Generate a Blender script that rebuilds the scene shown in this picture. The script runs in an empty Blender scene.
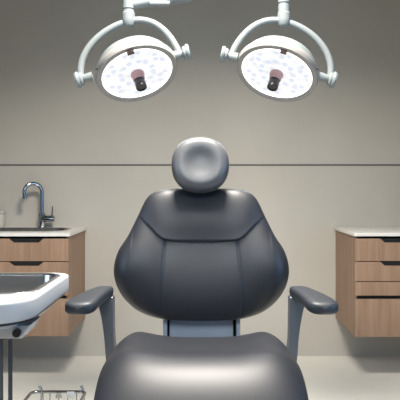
import bpy, bmesh, math, random
from mathutils import Vector, Matrix, Quaternion
random.seed(4)
PI = math.pi
C = bpy.context.scene.collection
S = bpy.context.scene

# ------------------------------------------------------------------ camera
F = 634.0; CAMZ = 1.18; WALL = 4.40
cd = bpy.data.cameras.new('camera'); cam = bpy.data.objects.new('camera', cd); C.objects.link(cam)
cam.location = (0, 0, CAMZ); cam.rotation_euler = (PI/2, 0, 0)
cd.sensor_width = 36; cd.lens = 36*F/400; cd.shift_y = -14/400
cd.clip_start = 0.05; cd.clip_end = 60
S.camera = cam

# ------------------------------------------------------------------ world, lights, exposure
w = bpy.data.worlds.new('world'); S.world = w; w.use_nodes = True
w.node_tree.nodes['Background'].inputs[0].default_value = (0.80, 0.88, 1.0, 1)
w.node_tree.nodes['Background'].inputs[1].default_value = 0.02

def area(name, loc, size, energy, col, target, size_y=None, spread=PI):
    l = bpy.data.lights.new(name, 'AREA'); l.energy = energy; l.color = col
    l.shape = 'RECTANGLE'; l.size = size; l.size_y = size_y or size; l.spread = spread
    o = bpy.data.objects.new(name, l); C.objects.link(o); o.location = loc
    o.rotation_euler = (Vector(target)-Vector(loc)).to_track_quat('-Z', 'Y').to_euler()
    return o
# ceiling luminaire above the chair, blue lights as side windows, added softbox behind camera
area('ceiling_light', (0.0, 2.15, 2.86), 0.60, 104, (1.0, 0.94, 0.85), (0.0, 2.15, 0), spread=math.radians(142))
area('window_daylight', (-2.5, 0.8, 1.45), 1.2, 14, (0.50, 0.73, 1.0), (0, 2.0, 0.55), 1.5, spread=math.radians(115))
area('window_daylight', (2.5, 0.9, 1.35), 1.2, 16, (0.28, 0.58, 1.0), (0, 2.0, 0.55), 1.5, spread=math.radians(115))
area('window_daylight', (-0.1, -0.6, 2.65), 2.2, 10, (0.90, 0.96, 1.0), (0, 2.1, 0.85), 1.0, spread=math.radians(60))  # added softbox to brighten the backrest, no window up there

vs = S.view_settings
vs.view_transform = 'Standard'; vs.look = 'None'; vs.gamma = 1; vs.exposure = 0.0
vs.use_curve_mapping = False

# ------------------------------------------------------------------ materials
def mat(name, col, rough=.5, metal=0, spec=.5, coat=0, noise=0, nscale=8, bump=0, bscale=200, sheen=0):
    m = bpy.data.materials.new(name); m.use_nodes = True
    nt = m.node_tree; b = nt.nodes['Principled BSDF']
    b.inputs['Roughness'].default_value = rough; b.inputs['Metallic'].default_value = metal
    b.inputs['Specular IOR Level'].default_value = spec; b.inputs['Coat Weight'].default_value = coat
    b.inputs['Base Color'].default_value = (*col, 1)
    tc = nt.nodes.new('ShaderNodeTexCoord')
    if noise:
        n = nt.nodes.new('ShaderNodeTexNoise'); n.inputs['Scale'].default_value = nscale
        n.inputs['Detail'].default_value = 6
        nt.links.new(tc.outputs['Object'], n.inputs['Vector'])
        r = nt.nodes.new('ShaderNodeValToRGB')
        r.color_ramp.elements[0].position = .3; r.color_ramp.elements[1].position = .7
        r.color_ramp.elements[0].color = (*[c*(1-noise) for c in col], 1)
        r.color_ramp.elements[1].color = (*[min(1, c*(1+noise)) for c in col], 1)
        nt.links.new(n.outputs['Fac'], r.inputs['Fac']); nt.links.new(r.outputs['Color'], b.inputs['Base Color'])
    if bump:
        n = nt.nodes.new('ShaderNodeTexNoise'); n.inputs['Scale'].default_value = bscale
        nt.links.new(tc.outputs['Object'], n.inputs['Vector'])
        bp = nt.nodes.new('ShaderNodeBump'); bp.inputs['Strength'].default_value = bump; bp.inputs['Distance'].default_value = .001
        nt.links.new(n.outputs['Fac'], bp.inputs['Height']); nt.links.new(bp.outputs['Normal'], b.inputs['Normal'])
    return m

def wood_mat(name, c0, c1):
    m = bpy.data.materials.new(name); m.use_nodes = True
    nt = m.node_tree; b = nt.nodes['Principled BSDF']; b.inputs['Roughness'].default_value = .5
    b.inputs['Specular IOR Level'].default_value = .3
    tc = nt.nodes.new('ShaderNodeTexCoord'); mp = nt.nodes.new('ShaderNodeMapping')
    mp.inputs['Scale'].default_value = (9, 9, .5)
    oi = nt.nodes.new('ShaderNodeObjectInfo')
    nt.links.new(tc.outputs['Object'], mp.inputs['Vector'])
    ad = nt.nodes.new('ShaderNodeVectorMath'); ad.operation = 'ADD'
    mu = nt.nodes.new('ShaderNodeMath'); mu.operation = 'MULTIPLY'; mu.inputs[1].default_value = 30
    nt.links.new(oi.outputs['Random'], mu.inputs[0])
    nt.links.new(mp.outputs['Vector'], ad.inputs[0]); nt.links.new(mu.outputs[0], ad.inputs[1])
    n = nt.nodes.new('ShaderNodeTexNoise'); n.inputs['Scale'].default_value = 3.2; n.inputs['Detail'].default_value = 8
    n.inputs['Roughness'].default_value = .65
    nt.links.new(ad.outputs[0], n.inputs['Vector'])
    r = nt.nodes.new('ShaderNodeValToRGB')
    r.color_ramp.elements[0].position = .32; r.color_ramp.elements[1].position = .68
    r.color_ramp.elements[0].color = (*c0, 1); r.color_ramp.elements[1].color = (*c1, 1)
    nt.links.new(n.outputs['Fac'], r.inputs['Fac']); nt.links.new(r.outputs['Color'], b.inputs['Base Color'])
    return m

def emit_mat(name, col, strength):
    m = bpy.data.materials.new(name); m.use_nodes = True
    b = m.node_tree.nodes['Principled BSDF']; b.inputs['Base Color'].default_value = (.15, .15, .16, 1)
    b.inputs['Emission Color'].default_value = (*col, 1); b.inputs['Emission Strength'].default_value = strength
    return m

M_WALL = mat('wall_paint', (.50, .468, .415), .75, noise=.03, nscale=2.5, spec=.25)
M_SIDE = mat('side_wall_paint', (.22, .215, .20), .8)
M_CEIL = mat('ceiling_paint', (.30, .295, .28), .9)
M_FLOOR = mat('floor_vinyl', (.80, .78, .71), .55, noise=.02, nscale=6, spec=.3)
M_GROOVE = mat('wall_groove', (.12, .115, .105), .6)
M_WOOD = wood_mat('oak_veneer', (.25, .15, .095), (.35, .228, .155))
M_DARK = mat('recess_black', (.012, .011, .010), .6)
M_TOP = mat('worktop_white', (.72, .70, .66), .35, noise=.02, nscale=30)
M_STEEL = mat('brushed_steel', (.52, .52, .53), .22, metal=1)
M_CHROME = mat('chrome', (.34, .35, .37), .14, metal=1)
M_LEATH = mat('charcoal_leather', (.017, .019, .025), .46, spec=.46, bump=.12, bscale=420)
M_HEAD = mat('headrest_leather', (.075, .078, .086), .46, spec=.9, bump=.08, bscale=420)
M_SEAM = mat('seam_thread', (.02, .02, .022), .6)
M_PAD = mat('armrest_vinyl', (.028, .032, .040), .46, spec=.4)
M_ALU = mat('satin_grey_metal', (.36, .42, .50), .45, metal=.1)
M_ARM = mat('grey_arm_metal', (.13, .145, .17), .45, metal=.55)
M_LAMPW = mat('lamp_white_enamel', (.20, .225, .235), .38, spec=.35)
M_RIM = mat('lamp_rim_enamel', (.27, .26, .25), .38, spec=.35)
M_PLW = mat('unit_white_plastic', (.43, .44, .455), .4)
M_BLK = mat('black_plastic', (.014, .013, .015), .35)
M_PINK = mat('rose_collar', (.48, .28, .27), .45)
M_GREY = mat('mid_grey_paint', (.05, .053, .062), .45)
M_CREAM = mat('cream_plastic', (.55, .52, .46), .45)

# ------------------------------------------------------------------ helpers
def link_mesh(name, bm, m, parent=None, smooth=True, angle=None):
    bmesh.ops.recalc_face_normals(bm, faces=bm.faces)
    me = bpy.data.meshes.new(name); bm.to_mesh(me); bm.free()
    me.materials.append(m)
    if smooth:
        me.polygons.foreach_set('use_smooth', [True]*len(me.polygons))
        if angle:
            try: me.set_sharp_from_angle(angle=angle)
            except Exception: pass
    o = bpy.data.objects.new(name, me); C.objects.link(o)
    if parent: o.parent = parent
    return o

def empty(name, label, cat, loc=(0, 0, 0), group=None):
    o = bpy.data.objects.new(name, None); C.objects.link(o); o.location = loc
    o.empty_display_size = .05
    o['label'] = label; o['category'] = cat
    if group: o['group'] = group
    return o

def inv(o, v):            # world point to the local frame of a thing that is only moved
    return Vector(v)-o.location

def box_bm(x0, x1, y0, y1, z0, z1, bev=0, seg=2):
    bm = bmesh.new()
    bmesh.ops.create_cube(bm, size=1)
    for v in bm.verts:
        v.co = Vector((x0+(v.co.x+.5)*(x1-x0), y0+(v.co.y+.5)*(y1-y0), z0+(v.co.z+.5)*(z1-z0)))
    if bev: bmesh.ops.bevel(bm, geom=bm.edges[:], offset=bev, segments=seg, affect='EDGES', profile=.5)
    return bm

def box(name, m, parent, x0, x1, y0, y1, z0, z1, bev=0, seg=2):
    bm = box_bm(x0, x1, y0, y1, z0, z1, bev, seg)
    if parent: bmesh.ops.translate(bm, vec=-parent_loc(parent), verts=bm.verts)
    return link_mesh(name, bm, m, parent, smooth=bool(bev), angle=math.radians(40))

def parent_loc(p):
    v = Vector((0, 0, 0))
    while p: v = v+p.location; p = p.parent
    return v

def tube_into(bm, pts, rad, seg=14, caps=True):
    pts = [Vector(p) for p in pts]
    n = len(pts)
    rads = rad if isinstance(rad, (list, tuple)) else [rad]*n
    tang = []
    for i in range(n):
        a = pts[max(0, i-1)]; b = pts[min(n-1, i+1)]
        tang.append((b-a).normalized())
    up = Vector((0, 0, 1)) if abs(tang[0].z) < .9 else Vector((0, 1, 0))
    nrm = tang[0].cross(up).normalized()
    rings = []
    for i in range(n):
        if i:
            q = tang[i-1].rotation_difference(tang[i]); nrm = (q @ nrm).normalized()
        bi = tang[i].cross(nrm).normalized()
        rings.append([bm.verts.new(pts[i]+rads[i]*(math.cos(2*PI*k/seg)*nrm+math.sin(2*PI*k/seg)*bi)) for k in range(seg)])
    for i in range(n-1):
        for k in range(seg):
            bm.faces.new((rings[i][k], rings[i][(k+1) % seg], rings[i+1][(k+1) % seg], rings[i+1][k]))
    if caps:
        bm.faces.new(rings[0][::-1]); bm.faces.new(rings[-1])

def tube(name, m, parent, pts, rad, seg=16):
    bm = bmesh.new(); tube_into(bm, pts, rad, seg)
    if parent: bmesh.ops.translate(bm, vec=-parent_loc(parent), verts=bm.verts)
    return link_mesh(name, bm, m, parent, angle=math.radians(50))

def smooth_path(ctrl, n=40):
    P = [Vector(c) for c in ctrl]; out = []
    m = len(P)-1
    for i in range(m):
        p0 = P[max(i-1, 0)]; p1 = P[i]; p2 = P[i+1]; p3 = P[min(i+2, m)]
        k = max(2, n//m)
        for j in range(k):
            t = j/k
            out.append(.5*((2*p1)+(-p0+p2)*t+(2*p0-5*p1+4*p2-p3)*t*t+(-p0+3*p1-3*p2+p3)*t**3))
    out.append(P[-1]); return out

def closed_spline(ctrl, n):
    m = len(ctrl); out = []
    for k in range(n):
        s = k/n*m; i = int(s); t = s-i
        p0, p1, p2, p3 = [Vector(ctrl[(i+d) % m]) for d in (-1, 0, 1, 2)]
        out.append(.5*((2*p1)+(-p0+p2)*t+(2*p0-5*p1+4*p2-p3)*t*t+(-p0+3*p1-3*p2+p3)*t**3))
    # even spacing
    L = [0]
    for k in range(n): L.append(L[-1]+(out[(k+1) % n]-out[k]).length)
    res = []; j = 0
    for k in range(n):
        tgt = L[-1]*k/n
        while L[j+1] < tgt: j += 1
        t = (tgt-L[j])/max(1e-9, L[j+1]-L[j])
        res.append(out[j].lerp(out[(j+1) % n], t))
    return res

def lathe(name, m, parent, origin, axis, prof, seg=64, angle=35):
    """prof: (radius, height along axis) pairs; in world coordinates"""
    axis = Vector(axis).normalized(); o = Vector(origin)
    t = Vector((0, 0, 1)) if abs(axis.z) < .9 else Vector((1, 0, 0))
    a = axis.cross(t).normalized(); b = axis.cross(a).normalized()
    bm = bmesh.new(); rings = []
    for r, h in prof:
        if r < 1e-5: rings.append([bm.verts.new(o+axis*h)])
        else: rings.append([bm.verts.new(o+axis*h+r*(math.cos(2*PI*k/seg)*a+math.sin(2*PI*k/seg)*b)) for k in range(seg)])
    for i in range(len(rings)-1):
        A, B = rings[i], rings[i+1]
        for k in range(seg):
            k2 = (k+1) % seg
            if len(A) == 1 and len(B) == 1: continue
            if len(A) == 1: bm.faces.new((A[0], B[k], B[k2]))
            elif len(B) == 1: bm.faces.new((A[k], A[k2], B[0]))
            else: bm.faces.new((A[k], A[k2], B[k2], B[k]))
    if parent: bmesh.ops.translate(bm, vec=-parent_loc(parent), verts=bm.verts)
    return link_mesh(name, bm, m, parent, angle=math.radians(angle))

def prism(name, m, parent, poly, axis, a0, a1, bev=0):
    """poly in the plane of the two other axes (order x,y,z kept), extruded along axis"""
    bm = bmesh.new()
    def mk(p, a):
        return {'x': (a, p[0], p[1]), 'y': (p[0], a, p[1]), 'z': (p[0], p[1], a)}[axis]
    A = [bm.verts.new(mk(p, a0)) for p in poly]; B = [bm.verts.new(mk(p, a1)) for p in poly]
    n = len(poly)
    fa = bm.faces.new(A); fb = bm.faces.new(B[::-1])
    for i in range(n): bm.faces.new((A[i], B[i], B[(i+1) % n], A[(i+1) % n]))
    if bev:
        es = [e for e in bm.edges if e in set(fa.edges) | set(fb.edges)]
        bmesh.ops.bevel(bm, geom=es, offset=bev, segments=3, affect='EDGES', profile=.5)
    if parent: bmesh.ops.translate(bm, vec=-parent_loc(parent), verts=bm.verts)
    return link_mesh(name, bm, m, parent, smooth=True, angle=math.radians(35))

def rrect(x0, x1, y0, y1, r, seg=8):
    rs = r if isinstance(r, (list, tuple)) else [r]*4     # (x1,y1) (x0,y1) (x0,y0) (x1,y0)
    out = []
    for (cx, cy, a0, rr) in ((x1, y1, 0, rs[0]), (x0, y1, PI/2, rs[1]), (x0, y0, PI, rs[2]), (x1, y0, 1.5*PI, rs[3])):
        sx = 1 if cx == x1 else -1; sy = 1 if cy == y1 else -1
        for k in range(seg+1):
            a = a0+PI/2*k/seg
            out.append((cx-sx*rr+rr*math.cos(a), cy-sy*rr+rr*math.sin(a)))
    return out

def struct(o, kind='structure'):
    o['kind'] = kind; return o

# ------------------------------------------------------------------ the room
X0, X1, Y0, ZC = -2.7, 2.7, -1.6, 2.95
struct(box('floor', M_FLOOR, None, X0, X1, Y0, WALL+.1, -.1, 0))
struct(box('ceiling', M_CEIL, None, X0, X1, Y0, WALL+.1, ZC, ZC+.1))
WZ = CAMZ-(165-186)*WALL/F
struct(box('wall_back', M_WALL, None, X0, X1, WALL, WALL+.1, 0, ZC))
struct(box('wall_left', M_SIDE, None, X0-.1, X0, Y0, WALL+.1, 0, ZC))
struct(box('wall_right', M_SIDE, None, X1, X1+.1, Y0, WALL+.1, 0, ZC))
struct(box('wall_front', M_SIDE, None, X0, X1, Y0-.1, Y0, 0, ZC))
struct(box('trim_1', M_GROOVE, None, X0, X1, WALL-.003, WALL+.002, WZ-.0055, WZ+.0055))

# ------------------------------------------------------------------ drawer cabinets
def zf(py, d): return CAMZ-(py-186)*d/F
CD = .56; FY = WALL-CD            # front plane of the drawers
def cabinet(side, label, counter_label, label_g):
    s = side
    xi = .940*s if s > 0 else -.797       # inner flank
    W = 1.03
    xo = xi+s*W
    z0, z1 = zf(336.9, FY), zf(236.2, FY)
    root = empty('drawer_cabinet', label, 'cabinet', (xi+s*W/2, WALL-CD/2, z0), label_g)
    lo, hi = min(xi, xo), max(xi, xo)
    t = .018
    # carcass: two sides, base, back and a recessed dark inner front
    box('side_panel', M_WOOD, root, xi if s > 0 else xi-t, xi+t if s > 0 else xi, FY+.020, WALL-.003, z0, z1, .0015, 1)
    box('side_panel', M_WOOD, root, xo-t if s > 0 else xo, xo if s > 0 else xo+t, FY+.020, WALL-.003, z0, z1, .0015, 1)
    box('base_panel', M_WOOD, root, lo+t, hi-t, FY+.020, WALL-.003, z0, z0+t)
    box('inner_shell', M_DARK, root, lo+t, hi-t, FY+.035, WALL-.003, z0+t, z1-.034)
    # drawers: pixel rows of the fronts
    rows = [(238.6, 261.0, 1), (261.8, 281.3, 1), (282.1, 295.6, 0), (299.2, 337.0, 0)]
    zs = [(zf(b, FY), zf(a, FY), n) for a, b, n in rows]
    if s < 0:
        zs = [(zf(b, FY), zf(a, FY), n) for a, b, n in [(238.6, 261.2, 1), (262.0, 281.5, 1), (282.3, 295.4, 0), (298.8, 336.2, 0)]]
    cw = (W-.002)/2
    g = .0015
    for c in range(2):
        xa = xi + s*c*(cw+.002); xb = xa+s*cw
        a, b = min(xa, xb), max(xa, xb)
        mid = (a+b)/2
        for (za, zb, notch) in zs:
            if notch:
                h = .026; wt = .105; wb = .075
                poly = [(a, za), (b, za), (b, zb), (mid+wt, zb), (mid+wb, zb-h), (mid-wb, zb-h), (mid-wt, zb), (a, zb)]
            else:
                poly = [(a, za), (b, za), (b, zb), (a, zb)]
            d = prism('drawer', M_WOOD, root, poly, 'y', FY, FY+.019, .0008)
            if notch:
                p = box('finger_pull', M_DARK, d, mid-wt, mid+wt, FY+.019, FY+.024, zb-h-.006, zb-.001)
                p['label'] = 'black recessed finger pull'
    # worktop
    ov = .012
    ct = (zf(236.2, FY), zf(231.0, FY))
    zt = .897
    xin = xi-s*.010
    a, b = min(xin, xo), max(xin, xo)
    return root, (a, b, FY-ov, WALL-.001, z1, zt)

cabR, wr = cabinet(1, 'wall-hung oak drawer cabinet on the right, free flank facing the chair', '', 'wall-hung drawer cabinets')
cabL, wl = cabinet(-1, 'wall-hung oak drawer cabinet on the left, below the sink and tap', '', 'wall-hung drawer cabinets')
ZT = wr[5]
o = box('worktop', M_TOP, None, *wr, .003, 2)
o['label'] = 'plain white worktop without a sink, on the right-hand drawer cabinet'; o['category'] = 'worktop'; o['group'] = 'white cabinet worktops'

# left worktop with an oval cut-out for the steel sink
def worktop_with_hole(b, hole):
    a0, a1, y0, y1, z0, z1 = b
    bm = bmesh.new(); N = len(hole)
    cx = sum(p[0] for p in hole)/N; cy = sum(p[1] for p in hole)/N
    def border(p):
        dx, dy = p[0]-cx, p[1]-cy; k = 1e9
        if dx > 1e-9: k = min(k, (a1-cx)/dx)
        if dx < -1e-9: k = min(k, (a0-cx)/dx)
        if dy > 1e-9: k = min(k, (y1-cy)/dy)
        if dy < -1e-9: k = min(k, (y0-cy)/dy)
        return (cx+dx*k, cy+dy*k)
    # add exact corners
    pts = list(hole)
    out = [border(p) for p in pts]
    for c in ((a0, y0), (a1, y0), (a1, y1), (a0, y1)):
        i = min(range(N), key=lambda q: (out[q][0]-c[0])**2+(out[q][1]-c[1])**2); out[i] = c
    it = [bm.verts.new((*p, z1)) for p in pts]; ot = [bm.verts.new((*p, z1)) for p in out]
    ib = [bm.verts.new((*p, z0)) for p in pts]; ob = [bm.verts.new((*p, z0)) for p in out]
    for i in range(N):
        j = (i+1) % N
        bm.faces.new((it[i], it[j], ot[j], ot[i])); bm.faces.new((ib[i], ob[i], ob[j], ib[j]))
        bm.faces.new((ot[i], ot[j], ob[j], ob[i])); bm.faces.new((it[i], ib[i], ib[j], it[j]))
    return bm
hx0, hx1, hy0, hy1 = -1.60, -.862, 3.95, 4.27
o = link_mesh('worktop', worktop_with_hole(wl, rrect(hx0, hx1, hy0, hy1, .10, 10)), M_TOP, None, smooth=False)
o['label'] = 'white worktop holding the steel sink, on the left-hand drawer cabinet'; o['category'] = 'worktop'; o['group'] = 'white cabinet worktops'

def basin(name, m, parent, x0, x1, y0, y1, z, rim, r, depth, rimh=.003, slope=.03):
    """open pressed basin with a flat rim: rings of rounded rectangles"""
    bm = bmesh.new(); rings = []
    def ring(off, zz, rr):
        return [bm.verts.new((p[0], p[1], zz)) for p in rrect(x0-off, x1+off, y0-off, y1+off, max(.005, rr), 10)]
    seq = [(rim, z-.001, r+rim), (rim, z+rimh*.6, r+rim), (rim-.002, z+rimh, r+rim-.002), (.004, z+rimh, r+.004), (.001, z+rimh*.4, r+.001), (-.001, z-.004, r), (-slope*.4, z-depth*.6, r-slope*.2),
           (-slope*.8, z-depth*.9, r-slope*.4), (-slope*1.6, z-depth*.99, r-slope), (-slope*2.6, z-depth, max(.008, r-slope*2))]
    for a in seq: rings.append(ring(*a))
    n = len(rings[0])
    for i in range(len(rings)-1):
        for k in range(n): bm.faces.new((rings[i][k], rings[i][(k+1) % n], rings[i+1][(k+1) % n], rings[i+1][k]))
    bm.faces.new(rings[-1])
    low = [(-slope*1.9, z-depth-.002, max(.01, r-slope*1.5)), (-slope*.3, z-depth*.6, r), (.001, z-.006, r), (rim-.001, z-.002, r+rim)]
    lr = []
    for a in low: lr.append(ring(*a))
    bm.faces.new(lr[0][::-1])
    for i in range(len(lr)-1):
        for k in range(n): bm.faces.new((lr[i][k], lr[i+1][k], lr[i+1][(k+1) % n], lr[i][(k+1) % n]))
    for k in range(n): bm.faces.new((lr[-1][k], rings[0][k], rings[0][(k+1) % n], lr[-1][(k+1) % n]))
    if parent: bmesh.ops.translate(bm, vec=-parent_loc(parent), verts=bm.verts)
    return link_mesh(name, bm, m, parent, angle=math.radians(50))
sink = empty('kitchen_sink', 'long stainless steel sink set into the left worktop under the tap', 'sink', (-1.23, 4.11, ZT-.03))
bs = basin('basin', M_STEEL, sink, hx0+.004, hx1-.004, hy0+.004, hy1-.004, ZT, .020, .10, .026, .0035, .012)
lathe('drain', M_CHROME, sink, (-1.14, 4.02, ZT-.0235), (0, 0, 1), [(0, .006), (.018, .0065), (.024, .003), (.026, -.001)], 32)
for (px_, py_) in ((15, 228.2), (23, 229.2)): pass

# tap
tap = empty('sink_tap', 'tall chrome swan-neck tap with a side lever, behind the sink', 'tap', (-1.065, 4.335, ZT))
TX, TY = -1.080, 4.335
lathe('base', M_CHROME, tap, (TX, TY, ZT), (0, 0, 1), [(0, 0), (.025, 0), (.025, .006), (.021, .012), (.022, .02), (.022, .095), (.016, .10), (0, .10)], 32)
R_ = .061
pts = [(TX, TY, ZT+.09), (TX, TY, ZT+.16), (TX, TY, ZT+.235)]
dirx, diry = -.86, -.51
for k in range(1, 25):
    a = PI*k/24*1.06
    pts.append((TX+dirx*R_*(1-math.cos(a)), TY+diry*R_*(1-math.cos(a)), ZT+.238+R_*1.02*math.sin(a)))
l = Vector(pts[-1]); l2 = Vector(pts[-2]); d_ = (l-l2).normalized()
pts.append(tuple(l+d_*.018))
sp = tube('spout', M_CHROME, tap, pts, .0130, 18)
tube('aerator', M_CHROME, sp, [l+d_*.014, l+d_*.028], .0148, 18)
tube('valve_body', M_CHROME, tap, [(TX, TY, ZT+.060), (TX+.052, TY-.010, ZT+.060), (TX+.084, TY-.013, ZT+.060)], .0225, 20)
tube('lever', M_CHROME, tap, [(TX+.070, TY-.012, ZT+.070), (TX+.073, TY-.012, ZT+.11), (TX+.074, TY-.012, ZT+.145)], [.0065, .0048, .0045], 12)

# dispenser box at the left picture edge
db = empty('soap_dispenser', 'small cream soap box standing behind the sink at the picture edge', 'soap dispenser', (-1.41, 4.352, ZT))
box('body', M_CREAM, db, -1.47, -1.346, 4.325, 4.38, ZT, ZT+.093, .004)
box('lid', M_CREAM, db, -1.472, -1.343, 4.322, 4.383, ZT+.094, ZT+.112, .004)

# ------------------------------------------------------------------ treatment chair
XC = .005
chair = empty('dental_chair', 'charcoal leather treatment chair with round headrest, facing the camera', 'dental chair', (XC, 2.1, 0))
def place(o_bm, off=None):
    bmesh.ops.translate(o_bm, vec=-chair.location, verts=o_bm.verts)

def seg_dist(p, poly):
    best = 1e9
    for i in range(len(poly)-1):
        ax, ay = poly[i]; bx, by = poly[i+1]
        dx, dy = bx-ax, by-ay; L = dx*dx+dy*dy
        t = max(0, min(1, ((p[0]-ax)*dx+(p[1]-ay)*dy)/L)) if L else 0
        d = math.hypot(p[0]-ax-dx*t, p[1]-ay-dy*t)
        if d < best: best = d
    return best

def pillow(outline, centre, nr, T1, T2, pa, pb, front_fn, back_nr=24):
    """closed cushion; returns (verts as (a,b,h), faces). h>0 front"""
    outline = [Vector((p[0], p[1])) for p in outline]
    N = len(outline); c = Vector(centre)
    V = [(c.x, c.y, T1+front_fn(c.x, c.y, 0))]; Fc = []
    def addring(r, h, fr):
        st = len(V)
        for p in outline:
            q = c+(p-c)*r
            V.append((q.x, q.y, h+(front_fn(q.x, q.y, r) if fr else 0)))
        return st
    prev = None
    for i in range(1, nr+1):
        t = PI/2*i/nr
        r = math.sin(t)**pa; h = T1*max(0, math.cos(t))**pb
        st = addring(r, h, i < nr)
        if prev is None:
            for k in range(N): Fc.append((0, st+k, st+(k+1) % N))
        else:
            for k in range(N): Fc.append((prev+k, st+k, st+(k+1) % N, prev+(k+1) % N))
        prev = st
    for i in range(back_nr-1, 0, -1):
        t = PI/2*i/back_nr
        r = math.sin(t)**pa; h = -T2*math.cos(t)**pb
        st = addring(r, h, False)
        for k in range(N): Fc.append((prev+k, st+k, st+(k+1) % N, prev+(k+1) % N))
        prev = st
    V.append((c.x, c.y, -T2)); e = len(V)-1
    for k in range(N): Fc.append((prev+k, e, prev+(k+1) % N))
    return V, Fc

def mesh_from(V, Fc):
    bm = bmesh.new(); vs_ = [bm.verts.new(v) for v in V]
    for f in Fc: bm.faces.new([vs_[i] for i in f])
    return bm

# --- backrest, tilted back; local plane (a = sideways, b = up along the cushion)
BY, BZ, TILT = 2.30, .93, math.radians(11)
cT, sT = math.cos(TILT), math.sin(TILT)
def to_ab(px, py, cx=201.5):
    k = (py-186)/F
    b = (CAMZ-BZ-k*BY)/(cT+k*sT)
    y = BY+b*sT
    return ((px-cx)*y/F, b)
half = [(0, 189.3), (26, 189.2), (42, 191), (54, 198.5), (63.5, 217), (73, 236), (83, 252), (87.2, 269), (85, 284), (77, 298.5), (62, 311.5), (42, 318.6), (20, 320.6)]
ctrl = [to_ab(201.5+dx, py) for dx, py in half]+[to_ab(201.5, 321)]+[to_ab(201.5-dx, py) for dx, py in half[:0:-1]]
outl = closed_spline(ctrl, 520)
def smooth2(pts, n=24):
    return [(v.x, v.y) for v in smooth_path([(p[0], p[1], 0) for p in pts], n)]
yoke = smooth2([to_ab(*p) for p in ((134, 214), (141, 219), (152, 230), (160, 238.5), (170, 242.6), (201, 243.6), (233, 242.6), (243, 238.5), (251, 230), (262, 219), (269, 214))], 60)
sL = smooth2([to_ab(*p) for p in ((166, 242), (164.5, 262), (162, 290), (161.5, 310), (164, 321))], 24)
sR = smooth2([to_ab(*p) for p in ((236.5, 242), (238.5, 262), (241, 290), (241.5, 310), (239, 321))], 24)
ymid = [(p[0], p[1]) for p in yoke]
def yoke_b(a):
    for i in range(len(yoke)-1):
        if yoke[i][0] <= a <= yoke[i+1][0]:
            t = (a-yoke[i][0])/max(1e-9, yoke[i+1][0]-yoke[i][0]); return yoke[i][1]*(1-t)+yoke[i+1][1]*t
    return yoke[0][1]+.2
top_b = to_ab(201.5, 189)[1]; bot_b = to_ab(201.5, 321)[1]
def sst(e0, e1, x):
    t = max(0, min(1, (x-e0)/(e1-e0))); return t*t*(3-2*t)
def back_fn(a, b, r):
    fade = max(0, 1-r**10)
    h = 0
    dy = seg_dist((a, b), ymid); ds = min(seg_dist((a, b), sL), seg_dist((a, b), sR))
    h -= .0025*math.exp(-(dy/.0032)**2)*(1 if b > yoke_b(a) else .2)
    h -= (.0028*math.exp(-(ds/.0026)**2)+.004*math.exp(-ds/.03))*sst(.006, -.01, b-yoke_b(a))
    # lower cushion swells out below the yoke seam, upper panel turns in towards it
    d = b-yoke_b(a)
    if d > 0: h += -.005*math.exp(-(d/.05)**2)
    else: h += -.012*math.exp(-(abs(d)/.07)**1.5)
    # shallow hollow at the top where the headrest sits
    h -= .018*math.exp(-((a/.09)**2))*sst(top_b-.11, top_b-.005, b)
    # lumbar hollow, wings curve forward
    h += .030*(a/.27)**2*math.exp(-((b-(-.03))/.15)**2)
    return h*fade
V, Fc = pillow(outl, (0, (top_b+bot_b)/2-.02), 130, .070, .055, .62, .62, back_fn)
V = [(a, BY-h*cT+b*sT - 0, BZ+b*cT+h*sT) for a, b, h in V]
bm = mesh_from(V, Fc); bmesh.ops.translate(bm, vec=Vector((XC, 0, 0))-chair.location, verts=bm.verts)
back = link_mesh('backrest', bm, M_LEATH, chair)

# --- headrest
HC = Vector((XC-.004, 2.285, CAMZ-(165.2-186)*2.27/F)); HR = .1035
def head_fn(a, b, r):
    rr = math.hypot(a, b*1.0+.000)/HR
    return -.024*math.exp(-(rr/.60)**2.6)
hout = []
for k in range(128):
    a = 2*PI*k/128
    ca, sa = math.cos(a), math.sin(a)
    hout.append(Vector((HR*math.copysign(abs(ca)**.90, ca), HR*.97*math.copysign(abs(sa)**.90, sa), 0)))
V, Fc = pillow(hout, (0, 0), 48, .066, .045, .72, .62, lambda a, b, r: head_fn(a, b, r)*(1-r**8))
ht = math.radians(11); ch, sh = math.cos(ht), math.sin(ht)
V = [(HC.x+a, HC.y-h*ch+b*sh, HC.z+b*ch+h*sh) for a, b, h in V]
bm = mesh_from(V, Fc); place(bm)
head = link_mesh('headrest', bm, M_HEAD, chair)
box('headrest_post', M_ALU, chair, XC-.03, XC+.03, 2.345, 2.358, 1.02, 1.26, .003)

# --- seat cushion: plan outline (a = sideways, b = depth), h up
SZ = .622
half = [(0, 2.175), (.10, 2.178), (.17, 2.180), (.236, 2.150), (.270, 2.07), (.284, 1.95), (.285, 1.80), (.284, 1.66), (.276, 1.56), (.246, 1.495), (.17, 1.462), (.08, 1.455)]
ctrl = [(x, y, 0) for x, y in half]+[(0, 1.453, 0)]+[(-x, y, 0) for x, y in half[:0:-1]]
sout = closed_spline([(c[0], c[1], 0) for c in ctrl], 300)
def seat_fn(a, b, r):
    u = a/.27
    rear = sst(1.88, 2.13, b)
    h = -.030*math.exp(-(u/.62)**4)*sst(1.60, 1.90, b)     # hollow between the bolsters
    h += .016*math.exp(-((abs(u)-.86)/.22)**2)*rear
    h += .018*math.exp(-((b-1.74)/.12)**2)                 # front roll
    dl = min(seg_dist((abs(a), b), [(.165, 1.96), (.20, 2.03), (.245, 2.045)]), 1)
    h -= .0012*math.exp(-(dl/.003)**2)
    return h*(1-r**8)
V, Fc = pillow(sout, (0, 1.80), 70, .090, .06, .62, .55, seat_fn)
def droop(b):                      # waterfall front edge
    if b > 1.80: return 0
    if b > 1.55: return 2.0*(1.80-b)**2
    return .125+(1.55-b)*.9
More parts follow.
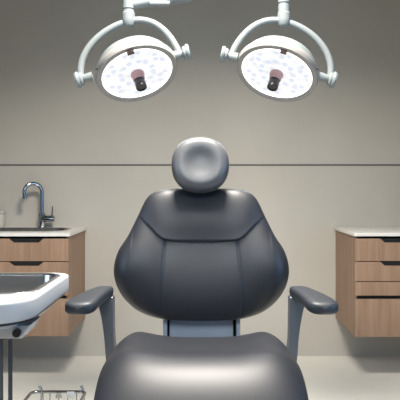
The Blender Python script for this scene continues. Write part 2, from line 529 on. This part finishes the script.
V = [(XC+a-.002, b, SZ+h-droop(b)) for a, b, h in V]
bm = mesh_from(V, Fc); place(bm)
seat = link_mesh('seat', bm, M_LEATH, chair)

# --- metal panel between seat and backrest with side rails
def pz(py, d): return CAMZ-(py-186)*d/F
def pxx(px, d): return (px-200)*d/F
D = 2.30
prism('back_plate', M_ALU, chair, [(x, z) for x, z in rrect(pxx(169.5, D), pxx(233.2, D), .50, .82, .006, 3)], 'y', D-.012, D+.012, .004)
for (a, b) in ((163.5, 167.4), (235.8, 239.8)):
    box('side_rail', M_ALU, chair, pxx(a, D), pxx(b, D), D-.03, D+.03, .50, .82, .003)
box('rear_bracket', M_BLK, chair, pxx(165, D), pxx(238.5, D), D+.014, D+.03, .48, .84, .002)
# carrier under the seat, column and foot plate
prism('seat_frame', M_ARM, chair, rrect(XC-.20, XC+.20, 1.78, 2.33, .06, 6), 'z', .50, .572, .01)
tube('lift_column', M_GREY, chair, [(XC, 1.95, .05), (XC, 1.95, .48)], .085, 40)
prism('base_plate', M_GREY, chair, rrect(XC-.27, XC+.27, 1.60, 2.45, .12, 8), 'z', 0.0, .055, .012)

# --- armrests
def armrest(s):
    cx0 = (80.5-201.5)/F*1.93; cx1 = (106-201.5)/F*2.17
    ax = lambda x: XC+s*(-(x)+0.0)
    # pad: sections along depth
    bm = bmesh.new(); rings = []; NS = 30; K = 28
    for i in range(NS+1):
        t = i/NS
        e = min(1, (1-abs(2*t-1)**10))
        e = max(.02, e)**.45
        y = 1.875+t*.325
        x = cx0*(1-t)+cx1*t + (-.004)*math.sin(PI*t)
        wd = (.050*(1-t)+.031*t)*e
        th = (.021*(1-t)+.019*t)*(.35+.65*e)
        z = .823-.004*t - .008*math.sin(PI*t)*0 - .010*(1-t)**4
        ring = []
        for k in range(K):
            a = 2*PI*k/K; ca, sa = math.cos(a), math.sin(a)
            ex = .58
            ring.append(bm.verts.new((XC+s*(-(x)*1)*1+wd*math.copysign(abs(ca)**ex, ca), y, z+th*math.copysign(abs(sa)**ex, sa))))
        rings.append(ring)
    for i in range(NS):
        for k in range(K): bm.faces.new((rings[i][k], rings[i][(k+1) % K], rings[i+1][(k+1) % K], rings[i+1][k]))
    bm.faces.new(rings[0]); bm.faces.new(rings[-1])
    place(bm)
    arm = link_mesh('armrest', bm, M_PAD, chair, angle=math.radians(60))
    # curved support plate
    D = 2.14
    outer = [(94.0, 301), (98, 305), (100.5, 313), (102.8, 326), (104.6, 340), (105.8, 356), (108, 372), (112, 390)]
    inner = [(113.0, 297), (113.2, 306), (113.4, 318), (113.6, 332), (114.4, 346), (117, 358), (122, 372), (129, 390)]
    P = lambda p: (-(p[0]-201.5)/F*D*s+XC, pz(p[1], D))
    o_ = smooth2([P(p) for p in outer], 28); i_ = smooth2([P(p) for p in inner], 28)
    if s > 0:
        pass
    poly = o_+i_[::-1]+[P((97, 296))]
    sup = prism('arm_support', M_ARM, arm, poly, 'y', D-.004, D+.045, .004)
    # foot of the support runs under the seat
    x_a = P((124, 384))[0]
    box('arm_bracket', M_ARM, arm, min(x_a, XC+s*.15), max(x_a, XC+s*.15), D+.002, D+.05, .485, .53, .004)
    return arm
aR = armrest(1); aL = armrest(-1)

# ------------------------------------------------------------------ treatment unit at the lower left
UX1, UX0, UY0, UY1, UZ = -.414, -1.02, 1.50, 2.055, .900
unit = empty('instrument_unit', 'white rounded basin stand on thin dark legs beside the left armrest', 'dental unit', (-.71, 1.78, 0))
def ring_slab(name, m, parent, outer, inner, z0, z1, bev):
    bm = bmesh.new(); n = len(outer)
    ot = [bm.verts.new((*p, z1)) for p in outer]; ob = [bm.verts.new((*p, z0)) for p in outer]
    it = [bm.verts.new((*p, z1)) for p in inner]; ib = [bm.verts.new((*p, z0)) for p in inner]
    te = []
    for i in range(n):
        j = (i+1) % n
        bm.faces.new((it[i], it[j], ot[j], ot[i])); bm.faces.new((ib[i], ob[i], ob[j], ib[j]))
        bm.faces.new((ot[i], ot[j], ob[j], ob[i])); bm.faces.new((it[i], ib[i], ib[j], it[j]))
    bm.edges.ensure_lookup_table()
    so, sb = set(ot), set(ob)
    es = [e for e in bm.edges if (e.verts[0] in so and e.verts[1] in so) or (e.verts[0] in sb and e.verts[1] in sb)]
    bmesh.ops.bevel(bm, geom=es, offset=bev, segments=4, affect='EDGES', profile=.5)
    bmesh.ops.translate(bm, vec=-parent_loc(parent), verts=bm.verts)
    return link_mesh(name, bm, m, parent, angle=math.radians(40))
IX0, IX1, IY0, IY1 = -.955, -.443, 1.645, 2.005
ring_slab('top', M_PLW, unit, rrect(UX0, UX1, UY0, UY1, [.060, .075, .075, .12], 12), rrect(IX0, IX1, IY0, IY1, [.05, .05, .05, .09], 12), UZ-.052, UZ, .008)
ring_slab('shadow_gap', M_BLK, unit, rrect(UX0+.008, UX1-.008, UY0+.008, UY1-.008, [.055, .07, .07, .112], 12), rrect(IX0, IX1, IY0, IY1, [.05, .05, .05, .09], 12), UZ-.058, UZ-.052, .0005)
basin('basin', M_STEEL, unit, IX0+.004, IX1-.004, IY0+.004, IY1-.004, UZ, .016, .052, .10, .004, .012)
prism('under_tray', M_PLW, unit, rrect(UX0+.05, UX1-.050, UY0+.07, UY1-.10, .05, 8), 'z', UZ-.076, UZ-.058, .004)
prism('housing', M_PLW, unit, [(x, z) for x, z in ((UX0+.10, UZ-.112), (UX1-.040, UZ-.108), (UX1-.018, UZ-.074), (UX0+.08, UZ-.074))], 'y', UY0+.11, UY0+.23, .004)
tube('knob', M_BLK, unit, [((17-200)/F*1.605, 1.598, .808), ((17-200)/F*1.605, 1.625, .808)], .0105, 24)
prism('leg_carrier', M_BLK, unit, rrect(-.93, -.495, 1.66, 1.92, .03, 5), 'z', .775, UZ-.112, .003)
for (xt, yt, xb, yb) in ((-.5415, 1.81, -.5415, 1.81), (-.5315, 1.69, -.5275, 1.69), (-.90, 1.69, -.905, 1.69), (-.90, 1.89, -.90, 1.89)):
    lg = tube('leg', M_GREY, unit, [(xt, yt, .78), (xb, yb, .012)], .0062, 14)
    lathe('foot', M_BLK, lg, (xb, yb, 0), (0, 0, 1), [(0, 0), (.016, 0), (.016, .012), (.009, .02), (0, .02)], 20)

# ------------------------------------------------------------------ wire rack on the floor
def rack():
    D0 = 3.25
    r = empty('wire_rack', 'small chrome wire rack low on the floor between unit and chair', 'rack', (-.75, 3.1, 0))
    zt = pz(391.8, D0)
    xa, xb, ya, yb = pxx(32, D0), pxx(86, D0), D0, D0-.30
    bm = bmesh.new()
    loop = [(p[0], p[1], zt+(.010 if False else 0)) for p in rrect(xa, xb, yb, ya, .03, 6)]
    tube_into(bm, loop+[loop[0]], .0078, 12, caps=False)
    bmesh.ops.translate(bm, vec=-parent_loc(r), verts=bm.verts)
    link_mesh('top_rail', bm, M_CHROME, r)
    bm = bmesh.new(); loop = [(p[0], p[1], .018) for p in rrect(xa+.02, xb-.02, yb+.02, ya-.02, .03, 6)]
    tube_into(bm, loop+[loop[0]], .005, 10, caps=False)
    bmesh.ops.translate(bm, vec=-parent_loc(r), verts=bm.verts)
    link_mesh('bottom_rail', bm, M_CHROME, r)
    bm = bmesh.new()
    n = 5
    for i in range(n):
        t = (i+.5)/n; x = xa+.025+t*(xb-xa-.05)
        tube_into(bm, [(x, ya, zt), (x, ya-.02, .018), (x, yb+.02, .018), (x, yb, zt)], .0022, 8)
    bmesh.ops.translate(bm, vec=-parent_loc(r), verts=bm.verts)
    link_mesh('wires', bm, M_CHROME, r)
    for x in (pxx(41.5, D0), pxx(83, D0)):
        for y in (ya, yb):
            tube('post', M_CHROME, r, [(x-.010, y+.001, zt+.030), (x, y, zt+.010), (x+.006, y-.004, zt-.01), (x+.004, y-.006, .0)], [.0075, .0062, .006, .006], 12)
    for (px_, w_) in ((59, .03), (71, .038)):
        box('white_tag' if px_ == 71 else 'clip', M_PLW if px_ == 71 else M_CHROME, r, pxx(px_, D0)-w_/2, pxx(px_, D0)+w_/2, ya-.012, ya-.006, zt-.03, zt+.004, .001)
rack()

# ------------------------------------------------------------------ surgical lamps
CAM = Vector((0, 0, CAMZ))
def px3(px, py, d): return Vector(((px-200)*d/F, d, CAMZ-(py-186)*d/F))

M_LENS = emit_mat('lamp_lens', (.82, .87, 1.0), .80)
def face_mat():
    m = bpy.data.materials.new('lamp_face_glow'); m.use_nodes = True
    nt = m.node_tree; b = nt.nodes['Principled BSDF']; b.inputs['Base Color'].default_value = (.15, .15, .16, 1)
    b.inputs['Emission Color'].default_value = (.96, .97, 1.0, 1)
    tc = nt.nodes.new('ShaderNodeTexCoord'); vo = nt.nodes.new('ShaderNodeTexVoronoi'); vo.inputs['Scale'].default_value = 26
    nt.links.new(tc.outputs['Object'], vo.inputs['Vector'])
    mr = nt.nodes.new('ShaderNodeMapRange'); mr.inputs[1].default_value = 0; mr.inputs[2].default_value = .7
    mr.inputs[3].default_value = .70; mr.inputs[4].default_value = 1.0
    nt.links.new(vo.outputs['Distance'], mr.inputs[0]); nt.links.new(mr.outputs[0], b.inputs['Emission Strength'])
    return m
M_FACE = face_mat()
M_RING = emit_mat('lamp_ring_glow', (1.0, .98, .96), 2.4)

def lamp(s, label, post_px, arm_mode):
    """s=+1: the left lamp as measured; s=-1: the right one, mirrored"""
    D = 2.80; k = D/F
    if s > 0: fc = px3(137.5, 74.5, D); pc = px3(134.0, 65.2, D)
    else: fc = px3(276.5, 74.5, D); pc = px3(279.0, 66.6, D)
    c = (CAM-fc).normalized()
    tl = math.radians(17)
    u = Vector((s*math.cos(tl), 0, math.sin(tl)))       # pivot axis, rising towards the outer right / left
    u = (u-c*u.dot(c)).normalized()
    sv = u.cross(c); sv = -sv if sv.z > 0 else sv
    t = math.radians(50)
    n = (c*math.cos(t)+sv*math.sin(t)).normalized()
    v = n.cross(u).normalized()
    root = empty('surgical_lamp', label, 'ceiling lamp', (post_px and px3(post_px, -50, D).x, D, ZC), 'round ceiling-hung treatment lamps')
    RF = 41.6*k; sc = RF
    # housing: rim band, step, dome
    prof = [(RF*.865, -.001), (RF*.885, .004), (RF*.985, .003), (RF*1.0, -.004), (RF*1.012, -.020), (RF*1.0, -.030), (RF*.93, -.032), (RF*.925, -.040), (RF*.92, -.050),
            (RF*.90, -.066), (RF*.84, -.082), (RF*.74, -.095), (RF*.55, -.104), (RF*.3, -.109), (0, -.110)]
    hs = lathe('housing', M_LAMPW, root, fc, n, [(RF*.90, -.030)]+prof[7:], 96, 32)
    lathe('rim', M_RIM, root, fc, n, prof[:6]+[(RF*.90, -.031)], 96, 32)
    lathe('gasket', M_BLK, root, fc, n, [(RF*.925, -.0305), (RF*.945, -.0315), (RF*.945, -.0345), (RF*.92, -.0355)], 96, 32)
    lathe('face_glass', M_FACE, root, fc, n, [(0, -.0075), (RF*.5, -.0075), (RF*.76, -.006), (RF*.79, -.005)], 64, 80)
    lathe('glow_ring', M_RING, root, fc, n, [(RF*.786, -.005), (RF*.81, -.003), (RF*.850, -.002), (RF*.868, -.003)], 96, 80)
    # lens clusters under the glass
    for j in range(6):
        a = 2*PI*(j+.5)/6
        for (q, w_) in ((.60, 0), (.40, .30), (.40, -.30), (.71, .22), (.71, -.22)):
            p = fc+RF*q*(math.cos(a+w_)*u+math.sin(a+w_)*v)
            lathe('led_lens', M_LENS, root, p, n, [(0, -.0050), (.009, -.0056), (.0125, -.0066), (.013, -.0078)], 14, 60)
    # sterile handle
    lathe('handle_collar', M_PINK, root, fc, n, [(.030, -.004), (.031, .004), (.028, .012), (.026, .030), (.024, .034), (0, .034)], 40)
    h = lathe('handle', M_BLK, root, fc, n, [(.0215, .030), (.0215, .046), (.0235, .050), (.0245, .074), (.0235, .078), (.018, .079), (.017, .075), (0, .075)], 40)
    # sensor on the rim, screw on the band
    up = -v if (-v).z > 0 else v
    e1 = fc+n*.004+up*RF*.865
    bm = bmesh.new(); bmesh.ops.create_cube(bm, size=1)
    mx = Matrix((u, up, n)).transposed()
    for vv in bm.verts: vv.co = e1+mx @ Vector((vv.co.x*.027, vv.co.y*.022, vv.co.z*.012))
    bmesh.ops.bevel(bm, geom=bm.edges[:], offset=.0015, segments=2, affect='EDGES')
    bmesh.ops.translate(bm, vec=-parent_loc(root), verts=bm.verts)
    link_mesh('sensor', bm, mat('sensor_brown', (.10, .055, .05), .3), root, angle=.6)
    ang = math.radians(148)
    rd = (u*math.cos(ang)+up*math.sin(ang))
    lathe('band_screw', M_BLK, root, fc+rd*RF*1.0-n*.014, rd, [(0, .006), (.005, .006), (.0055, .002), (.0055, -.004)], 16)
    # yoke
    R0, R1 = 51.0*k, 46.0*k
    if s > 0: pa, pb = px3(80.5, 79.5, D), px3(185.5, 53, D)
    else: pa, pb = px3(331, 79.5, D), px3(225, 55, D)
    pc = (pa+pb)/2
    ax = (pb-pa).normalized(); R0 = (pb-pa).length/2-.016
    pc = pc-ax*.012
    top = px3(post_px, 21.5, D+.02)
    vv_ = top-pc
    al = vv_.dot(ax); upv = vv_-ax*al
    # ellipse through the pivots whose crown meets the post
    th0 = PI/2
    pts = []
    for i in range(49):
        a = PI*i/48
        ca, sa = math.cos(a), math.sin(a)
        p = pc+ax*(-R0*math.copysign(abs(ca)**.95, ca))+upv*abs(sa)**(.95 if ca > 0 else 1.35)+ax*al*sa**2
        pts.append(p)
    tube('yoke', M_LAMPW, root, pts, .0155, 18)
    for (p, sg) in ((pa, -1), (pb, 1)):
        pi_ = p-ax*sg*.055
        tube('pivot_arm', M_LAMPW, root, [pi_, p+ax*sg*.002], [.022, .016], 20)
        lathe('pivot_knob', M_LAMPW, root, p-ax*sg*.010, ax*sg, [(0, -.002), (.026, -.002), (.031, .003), (.031, .012), (.036, .014), (.038, .022), (.035, .029), (0, .031)], 36)
    # drop post with collar
    tx = top.x; ty = top.y
    lathe('yoke_hub', M_LAMPW, root, (tx, ty, top.z-.022), (0, 0, 1), [(0, 0), (.022, 0), (.027, .006), (.029, .03), (.029, .058), (.026, .062), (0, .062)], 40)
    zj = px3(0, 8 if s > 0 else 2, D).z
    lathe('drop_post', M_LAMPW, root, (tx, ty, top.z+.03), (0, 0, 1), [(0, 0), (.0255, 0), (.0255, zj-top.z-.035), (.0225, zj-top.z-.033), (.0225, zj-top.z-.030), (.0265, zj-top.z-.028), (.0265, zj-top.z+.15 if s < 0 else zj-top.z+.055), (.020, zj-top.z+.16 if s < 0 else zj-top.z+.062), (0, zj-top.z+.16 if s < 0 else zj-top.z+.062)], 40)
    mount = Vector((.10, 3.0, ZC))
    if s > 0:
        a0 = Vector((tx, ty, px3(0, 4.0, D).z)); a1 = px3(192, -5, D+.05)
        tube('spring_arm', M_LAMPW, root, [a0, a0+(a1-a0)*.35, a0+(a1-a0)*.38, a1], [.020, .022, .027, .030], 20)
        box('arm_cover', M_LAMPW, root, px3(149, 0, D).x, px3(170, 0, D).x, ty-.02, ty+.03, px3(0, 4.4, D).z, px3(0, 0.5, D).z, .006)
        a2 = Vector((-.13, 2.95, 2.30))
        tube('upper_arm', M_LAMPW, root, [a1-(a2-a1)*.05, a2, Vector((-.13, 2.95, ZC))], [.028, .03, .03], 20)
        lathe('ceiling_rose', M_LAMPW, root, (-.13, 2.95, ZC), (0, 0, -1), [(0, 0), (.08, 0), (.08, .03), (.04, .06), (0, .06)], 32)
        root.location.x = root.location.x
    else:
        zt = zj+.10
        tube('upper_arm', M_LAMPW, root, [Vector((tx, ty, zt)), Vector((tx, ty, ZC))], .024, 20)
        lathe('ceiling_rose', M_LAMPW, root, (tx, ty, ZC), (0, 0, -1), [(0, 0), (.08, 0), (.08, .03), (.04, .06), (0, .06)], 32)
    # the light the lamp throws along its axis
    l = bpy.data.lights.new('lamp_beam', 'SPOT'); l.energy = 4; l.color = (.95, .97, 1.0); l.spot_size = math.radians(95); l.spot_blend = .8
    l.shadow_soft_size = .10
    lo = bpy.data.objects.new('lamp_beam', l); C.objects.link(lo)
    lo.parent = root; lo.location = fc+n*.12-parent_loc(root)
    lo.rotation_euler = n.to_track_quat('-Z', 'Y').to_euler()
    return root
lamp(1, 'round white treatment lamp on the left, with a jointed side arm', 128.5, 'side')
lamp(-1, 'round white treatment lamp on the right, hanging from a straight post', 284.0, 'straight')
